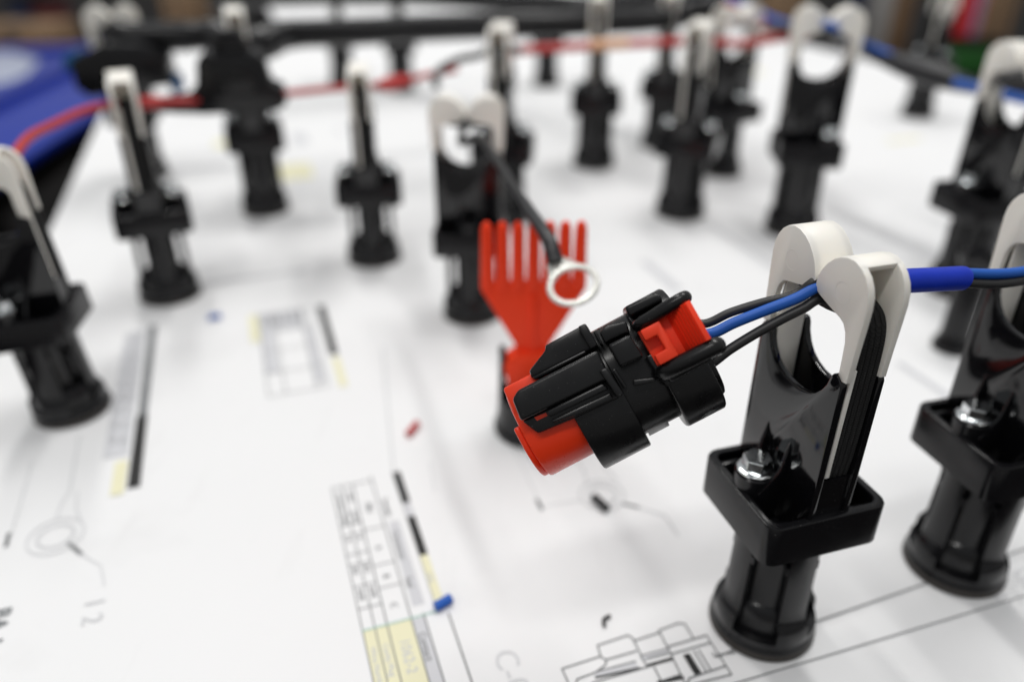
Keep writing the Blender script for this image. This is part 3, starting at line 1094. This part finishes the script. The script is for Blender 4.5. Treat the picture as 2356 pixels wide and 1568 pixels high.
# ------------------------------------------------------------------ wires of the connector
def wire(name, pts, r, m, label, smooth=10):
    o = MB().tube(pts, r, 14, smooth).build(name, m)
    tag(o, label, 'wire')
    return o


pm = lambda x, y, z: L(P1, Y1, x, y, z)
pr_ = lambda x, y, z: L(PP['right'][0], PP['right'][1], x, y, z)
blue_pts = [CL(190, -40, 5), pz(1632, 768, 148.5), pz(1690, 742, 148.2), pz(1760, 714, 147.8), pz(1830, 687, 147.3), pm(-4, 0, 91.2), pm(1, 0, 91.6), pm(8, -.4, 90.6), pz(2085, 640, 151.5), pz(2150, 634, 153), pz(2215, 629, 154.6), pz(2290, 630, 156.5), pz(2356, 624, 158.5), pz(2440, 606, 161), pr_(0, 0, 91.6), pr_(10, 0, 90)]
bw = wire('blue_wire', blue_pts, 1.06, M['blue_wire'], 'blue wire between two black wires leaving the red latched connector')
MB().tube([pz(2030, 652, 150.4), pz(2085, 646, 151.5), pz(2150, 643, 153), pz(2205, 640, 154.4), pz(2214, 640, 154.7)], lambda t_: 2.4 if t_ < .97 else 2.0, 20, 8).build('blue_sleeve', M['blue_sleeve'], bw)
wire('black_wire', [CL(185, -82, 2), pz(1617, 745, 151), pz(1680, 719, 150), pz(1750, 697, 149.3), pz(1830, 677, 148.6), pm(-4, .8, 92.2), pm(2, .6, 93.4), pm(10, 0, 91.6), pm(14, -.2, 90.0)], .88, M['black_wire'], 'upper black wire leaving the red latched connector')
wire('black_wire', [CL(190, 36, 3), pz(1632, 838, 149), pz(1680, 803, 148.4), pz(1740, 766, 148), pz(1800, 733, 147.6), pz(1850, 708, 147.3), pm(-4, -.7, 88.9), pm(2, -.6, 89.2), pm(9, -.9, 88.8), pz(2085, 660, 151.5), pz(2150, 656, 153), pz(2215, 651, 154.6), pz(2290, 653, 156.5), pz(2356, 645, 158.5), pz(2440, 628, 161), pr_(0, -.3, 88.9), pr_(10, 0, 88)], .95, M['black_wire'], 'lower black wire leaving the connector and running on below the blue sleeve')

# ------------------------------------------------------------------ ring terminal lead
rt0 = empty('ring_terminal_lead')
tag(rt0, 'tinned ring terminal on a black lead hanging over the red comb', 'ring terminal')
RZ = 200.0
rc = pz(1319, 655, RZ)
nrm = -ray(1319, 655).normalized()
dirn = pz(1284, 592, RZ + 5) - rc
dirn = (dirn - nrm * dirn.dot(nrm)).normalized()
side = nrm.cross(dirn).normalized()
upv = (-DN - nrm * (-DN).dot(nrm)).normalized()
rtv = upv.cross(nrm).normalized()
nr = (nrm * .76 + upv * .62 - rtv * .16).normalized()
dirn = (dirn - nr * dirn.dot(nr)).normalized()
sd = nr.cross(dirn).normalized()
dd = sd.cross(nr).normalized()


def ring_part(prof, n0, n1, name, m, bevel):
    mb = MB()
    mb.prism(prof, 'z', n0, n1)
    for i, v in enumerate(mb.v):
        p = rc + dd * v[0] + sd * v[1] + nr * v[2]
        mb.v[i] = tuple(p)
    return mb.build(name, m, rt0, bevel=bevel)


rg = MB()
NR = 48
for k in range(NR):
    a = 2 * math.pi * k / NR
    for r, h in ((6.9, -.42), (6.9, .42), (5.25, .42), (5.25, -.42)):
        rg.v.append(tuple(rc + dd * r * math.cos(a) + sd * r * math.sin(a) + nr * h))
for k in range(NR):
    for i in range(4):
        rg.f.append((k * 4 + i, ((k + 1) % NR) * 4 + i, ((k + 1) % NR) * 4 + (i + 1) % 4, k * 4 + (i + 1) % 4))
rg.build('ring', M['tin'], rt0, bevel=.18)
ring_part([(4.4, -5.1), (7.0, -3.6), (10.4, -2.3), (10.4, 2.3), (7.0, 3.6), (4.4, 5.1), (5.5, 2.7), (6.0, 0), (5.5, -2.7)], -.4, .4, 'tongue', M['tin'], .15)
b0 = rc + dd * 9.4
MB().tube([b0, pz(1262, 552, 208), pz(1225, 495, 219), pz(1203, 460, 227)], lambda t_: 2.15 if t_ < .12 else (2.15 - (t_ - .12) * .7), 16, 8).build('heat_shrink', M['shrink'], rt0)
pk = PP['ring']
MB().tube([pz(1215, 478, 223), pz(1180, 425, 236), pz(1140, 365, 254), pz(1105, 315, 276), L(pk[0], pk[1], 12, -1.2, 84.5, pk[2]), L(pk[0], pk[1], 4, -.3, 90.0, pk[2]), L(pk[0], pk[1], -6, 0, 91, pk[2])], 1.4, 14, 8).build('lead', M['black_wire'], rt0)

# ------------------------------------------------------------------ red wire run, splice box, black jumper
A = lambda k, x, y, z: L(PP[k][0], PP[k][1], x, y, z, PP[k][2])
rw = wire('red_wire', [A('left', -3, 0, 90.5), A('left', 3, 0, 91.0), pz(60, 322, 262), pz(120, 288, 285), pz(200, 253, 304), pz(270, 241, 317), pz(345, 236, 331), pz(400, 233.5, 341), pz(450, 231, 349), pz(560, 225, 356), pz(660, 215, 360), pz(780, 203, 357), pz(830, 200, 357), pz(905, 191, 365), pz(985, 173, 385), pz(1050, 160, 395)],
          1.6, M['red_wire'], 'long red wire running from the left edge post to the slim middle post')
MB().tube([pz(322, 237.5, 326), pz(345, 236, 330), pz(368, 235, 333)], 2.7, 12, 4).build('red_splice', M['red_wire'], rw)
MB().tube([pz(865, 199, 358), pz(905, 192, 365), pz(950, 182, 375)], lambda t_: 1.7 + 2.0 * math.sin(math.pi * t_), 12, 8).build('red_splice', M['red_wire'], rw)
wire('black_wire', [pz(1005, 200, 372), pz(1002, 180, 376), pz(1015, 158, 380), pz(1060, 136, 385), pz(1100, 128, 389), A('behind', -3, 0, 90), A('behind', 9, 0, 88)], 1.9, M['black_wire'], 'short arched black wire entering the post behind the ring terminal post')
rw2 = wire('red_wire', [pz(1140, 122, 393), pz(1200, 116, 395), pz(1250, 112, 396), pz(1380, 105, 402), pz(1500, 99, 405), pz(1600, 96, 408), pz(1660, 98, 415), pz(1720, 100, 426), pz(1790, 88, 436), pz(1850, 84, 425)],
           2.3, M['red_wire'], 'thick red wire spanning the right half between two blurred posts')
MB().tube([pz(1355, 105, 400.5), pz(1395, 103, 401.5), pz(1445, 100, 402)], 2.9, 12, 4).build('marker_sleeve', M['peach'], rw2)

# black splice box hanging in front of the upper left post
sb = pz(548, 195, 356)
spl = empty('splice_box', (sb.x, sb.y, sb.z), math.radians(12))
tag(spl, 'blurred chunky black splice box on the red wire at upper left', 'splice box')
s_ = MB()
s_.prism([(-20, -9), (-18, -11), (16, -11), (21, -8), (20, -1), (15, 1), (13, 12), (10, 15), (-12, 15), (-15, 12), (-17, 1), (-21, -2)], 'y', -8, 8)
s_.build('housing', M['black'], spl, bevel=1.2)
MB().prism([(-37, -9.8), (-19, -11.5), (-19, -2.5), (-37, -4.5)], 'y', -4.5, 4.5).build('cable_boot', M['black'], spl, bevel=1)
MB().prism([(-9, 15), (8, 15), (4, 24), (-5, 24)], 'y', -5, 5).build('cable_neck', M['black'], spl, bevel=1)
MB().box(-10, 8, -9, -7.9, -2, 9).build('cover', M['black_satin'], spl, bevel=.4)


def conduit(name, pts, r, label, pitch=3.2):
    P = catmull(pts, 14)
    D = [0]
    for a, b in zip(P[:-1], P[1:]):
        D.append(D[-1] + (b - a).length)
    step = pitch / 4
    out, i = [], 0
    n = int(D[-1] / step)
    for k in range(n + 1):
        d = k * step
        while i < len(D) - 2 and D[i + 1] < d:
            i += 1
        f_ = (d - D[i]) / max(1e-6, D[i + 1] - D[i])
        out.append(P[i].lerp(P[i + 1], f_))
    cnt = len(out) - 1
    o = MB().tube(out, lambda t_: r if int(round(t_ * cnt)) % 4 < 2 else r * .88, 14, 0).build(name, M['black'], angle=60)
    return tag(o, label, 'conduit', 'corrugated conduits')


cdl = A('far_l', 0, 0, 88)
conduit('corrugated_conduit', [A('top_left', 0, -1, 86), pz(300, 84, 440), pz(420, 84, 432), pz(490, 82, 430), A('far_l', -4, 0, 85), A('far_l', 12, 0, 84), pz(660, 80, 440), pz(800, 74, 450), pz(960, 66, 462), pz(1120, 60, 472), pz(1270, 56, 482), pz(1390, 50, 494), pz(1500, 44, 505), pz(1600, 28, 510), pz(1680, 6, 500)],
        8.2, 'thick black corrugated conduit crossing behind the posts at the top')
conduit('corrugated_conduit', [pz(480, -12, 620), pz(620, -10, 630), pz(760, -12, 640), pz(960, -10, 660), pz(1120, 0, 640), pz(1260, 12, 600), pz(1360, 20, 570), pz(1500, 6, 560), pz(1640, -10, 550)],
        9.0, 'second black corrugated conduit cut by the top edge above the first')

# plug at the end of the conduit, under the bow tie jaws at the top left
pg = pz(292, 158, 432)
plug = empty('cable_plug', (pg.x, pg.y, pg.z), math.radians(100))
tag(plug, 'dark blurred plug with teal end below the top left jaws', 'plug')
MB().prism([(-24, -8), (20, -13), (26, -8), (26, 6), (8, 14), (-12, 14), (-24, 7)], 'x', -9, 9).build('housing', M['black'], plug, bevel=1.2)
MB().prism([(24, -1), (31, 1), (30, 8), (20, 11)], 'x', -5, 5).build('teal_cap', M['teal'], plug, bevel=1)
MB().prism([(-28, -12), (-22, -14), (-21, -4), (-27, -3)], 'x', -5, 5).build('blue_seal', M['teal'], plug, bevel=.8)

# cable between the bow tie post and the right edge
cab = empty('blue_black_cable')
tag(cab, 'blue and black cable sloping down to the right between blurred posts', 'cable')
cpth = [pz(1770, 62, 452), A('far_e', -8, 0, 90), A('far_e', 6, 0, 90), pz(1990, 118, 420), pz(2080, 150, 405), pz(2180, 182, 385), pz(2270, 205, 372), A('far_f', -8, 0, 88), A('far_f', 10, 0, 90)]
MB().tube(cpth, lambda t_: 2.6 + (3.6 * math.exp(-((t_ - .56) / .13) ** 2)), 14, 10).build('black_sheath', M['shrink'], cab)
off = Vector((0, -2.0, 3.0))
MB().tube([cpth[1] + off * .6, cpth[2] + off, cpth[3] + off, cpth[4] + off * .8], 1.9, 10, 8).build('blue_core', M['blue_wire'], cab)
MB().tube([pz(2195, 190, 378), pz(2250, 203, 370), pz(2320, 222, 362), pz(2400, 240, 352)], 2.1, 10, 8).build('blue_core', M['blue_wire'], cab)

bun = empty('wire_bundle')
tag(bun, 'red, purple and blue wire bundle entering the bow tie jaws at upper right', 'wires')
for n, (dz, dx, mm_) in enumerate(((0, 0, 'red_wire'), (3.2, 1, 'blue_wire'), (-2.4, 2.5, 'red_wire'), (1.5, 4.5, 'black_wire'))):
    dv = Vector((dx, dx, dz))
    MB().tube([pz(1660, 4, 500) + dv, pz(1720, 30, 480) + dv, pz(1780, 62, 455) + dv, A('far_e', 6, 1 - n * .8, 90)], 2.1, 10, 8).build('wire', M[mm_], bun)

# ------------------------------------------------------------------ offcuts lying on the paper


def offcut(x, y, az, ln, r, m, label, bend=0.0):
    c = px(x, y)
    d = Vector((math.cos(az), math.sin(az), 0))
    n = Vector((-d.y, d.x, 0))
    P = [c - d * ln / 2 + Vector((0, 0, r)), c + n * bend + Vector((0, 0, r)), c + d * ln / 2 + Vector((0, 0, r))]
    o = MB().tube([p + Vector((0, 0, .05)) for p in P], r, 12, 6).build('wire_offcut', m)
    return tag(o, label, 'offcut', 'scraps of wire insulation on the paper')


offcut(950, 992, math.radians(70), 6.6, 1.15, M['red_wire'], 'short red scrap of wire insulation lying on the white paper')
offcut(1020, 1393, math.radians(38), 4.6, 1.25, M['blue_wire'], 'short blue scrap of wire insulation on the printed table corner')
offcut(1381, 1163, math.radians(-58), 6.2, 1.2, M['black_wire'], 'short black scrap of wire insulation inside the printed ring outline')
offcut(1397, 1430, math.radians(62), 3.6, .45, M['black_wire'], 'tiny curled black shaving above the printed section drawing', .9)
offcut(495, 733, math.radians(20), 5.0, 1.1, M['blue_wire'], 'faint blue scrap right of the left middle post')

# ------------------------------------------------------------------ background beyond the board
bx = empty('blue_bin')
q0, q1 = px(20, 362, -90), px(262, 214, -90)
e1 = (q1 - q0)
e1.z = 0
e1.normalize()
e2 = Vector((-e1.y, e1.x, 0))
q0 = q0 - e1 * 120
L1, L2 = 900, 520


def bp(a, b, z):
    p = q0 + e1 * a + e2 * b
    return (p.x, p.y, z)


bb = MB()
bb.prism([bp(0, 0, 0)[:2], bp(L1, 0, 0)[:2], bp(L1, L2, 0)[:2], bp(0, L2, 0)[:2]], 'z', -114, -105)
bb.build('bin_body', M['bin_blue'], bx, bevel=2)
for a0, a1, b0_, b1_ in ((-8, L1 + 8, -8, 24), (-8, L1 + 8, L2 - 24, L2 + 8), (-8, 24, 24, L2 - 24), (L1 - 24, L1 + 8, 24, L2 - 24)):
    MB().prism([bp(a0, b0_, 0)[:2], bp(a1, b0_, 0)[:2], bp(a1, b1_, 0)[:2], bp(a0, b1_, 0)[:2]], 'z', -104.8, -95).build('rim', M['bin_blue'], bx, bevel=3)
MB().prism([bp(26, 150, 0)[:2], bp(L1 - 26, 150, 0)[:2], bp(L1 - 26, 175, 0)[:2], bp(26, 175, 0)[:2]], 'z', -104.8, -92).build('divider', M['bin_blue'], bx, bevel=3)
cart = empty('cart')
MB().prism([bp(10, 14, 0)[:2], bp(L1 - 10, 14, 0)[:2], bp(L1 - 10, L2 - 14, 0)[:2], bp(10, L2 - 14, 0)[:2]], 'z', -150, -114.5).build('cart_top', M['dark'], cart, bevel=4)
for a_ in (40, L1 - 40):
    for b__ in (40, L2 - 40):
        p_ = bp(a_, b__, 0)
        MB().box(p_[0] - 20, p_[0] + 20, p_[1] - 20, p_[1] + 20, -819.8, -150.2).build('leg', M['dark'], cart, bevel=2)
tag(cart, 'dark cart carrying the blue bin', 'cart')
tag(bx, 'large blue plastic bin beside the left edge of the board', 'bin')


def sheet_on_bin(pts, label):
    P = [px(*p, -104) for p in pts]
    o = MB().prism([(p.x, p.y) for p in P], 'z', -104.5, -101.5).build('plastic_film', M['white_film'], bevel=.8)
    return tag(o, label, 'film', 'white film in the blue bin')


sheet_on_bin([(-60, 205), (-60, 130), (20, 118), (92, 142), (60, 176), (20, 192)], 'white film bag lying in the blue bin at the left edge')

# low bench behind with boxes and tools
bench = empty('back_bench', (0, 2200, -820))
bench.location = (0, 0, 0)
MB().box(-2600, 2600, 1790, 2900, -215, -190).build('bench_top', M['dark'], bench, bevel=3)
for x in (-2500, -900, 900, 2500):
    MB().box(x - 25, x + 25, 1830, 1880, -819.8, -215.2).build('leg', M['dark'], bench, bevel=2)
    MB().box(x - 25, x + 25, 2800, 2850, -819.8, -215.2).build('leg', M['dark'], bench, bevel=2)
tag(bench, 'dark low bench in the blurred background', 'bench')


def on_bench(x, y, w, d, h, m, name, label, cat, rz=0.0, extra=None):
    o = empty(name, (x, y, -190 + .4), rz)
    MB().box(-w / 2, w / 2, -d / 2, d / 2, 0, h).build('body', M[m], o, bevel=2.5)
    if extra:
        extra(o, w, d, h)
    return tag(o, label, cat)


def tape(o, w, d, h):
    MB().box(-w * .08, w * .08, -d / 2 - 1.2, d / 2 + 1.2, -0.1 + 1, h + 1.2).build('tape', M['carton_dark'], o, bevel=.4)


def lid(o, w, d, h):
    MB().box(-w / 2 - 4, w / 2 + 4, -d / 2 - 4, d / 2 + 4, h + .2, h + 16).build('lid', M['dark'], o, bevel=3)


def bxat(px0, px1, Y):         # x range at depth row Y seen between two picture columns (bench level)
    # picture column -> world x at distance along y
    z = (Y * math.cos(PITCH)) + (CAM_H + 120) * math.sin(PITCH)
    return ((px0 - PCX) / FPX * z, (px1 - PCX) / FPX * z)


def put(x0, x1, Y, d, h, m, name, label, cat, rz=0.0, extra=None):
    a, b = bxat(x0, x1, Y)
    return on_bench((a + b) / 2, Y + d / 2, abs(b - a), d, h, m, name, label, cat, rz, extra)


put(-60, 118, 1795, 130, 98, 'carton', 'carton', 'low tan carton at the far left beyond the blue bin', 'carton', extra=tape)
put(20, 62, 2300, 120, 95, 'navy', 'parts_box', 'dark parts box in the upper left corner', 'box', extra=lid)
put(74, 108, 2300, 120, 88, 'dull_red', 'parts_box', 'dull red parts box in the dark upper left corner', 'box', extra=lid)
put(384, 440, 1900, 150, 160, 'carton', 'carton', 'brown carton right of the top left bow tie jaws', 'carton', extra=tape)
put(1770, 1835, 1900, 140, 160, 'carton', 'carton', 'brown carton left of the bow tie jaws at upper right', 'carton', extra=tape)
put(2025, 2050, 1880, 120, 190, 'grey', 'parts_box', 'tall grey box beside the brown wooden block', 'box', extra=lid)
put(2052, 2086, 1860, 120, 190, 'wood', 'wooden_block', 'upright brown wooden block in the background at upper right', 'wooden block', extra=tape)
put(2270, 2330, 2100, 150, 170, 'carton', 'carton', 'tan carton at the far upper right', 'carton', extra=tape)
put(1955, 2002, 1990, 60, 300, 'navy', 'rack_upright', 'dark navy rack upright behind the upper right bow tie jaws', 'rack', extra=lid)


def spool(o, w, d, h):
    MB().box(w * .18, w * .42, -d / 2 - 2, d / 2 + 2, 20, h + 2).build('label_panel', M['bg_mauve'], o, bevel=1)


put(2178, 2245, 1820, 60, 175, 'bg_red', 'tool_case', 'bright red tool case with a mauve panel at upper right', 'tool case', math.radians(8), extra=spool)
put(2160, 2300, 1795, 20, 60, 'bg_green', 'green_tray', 'dark green tray in front of the red tool case', 'tray', math.radians(-3), extra=lid)
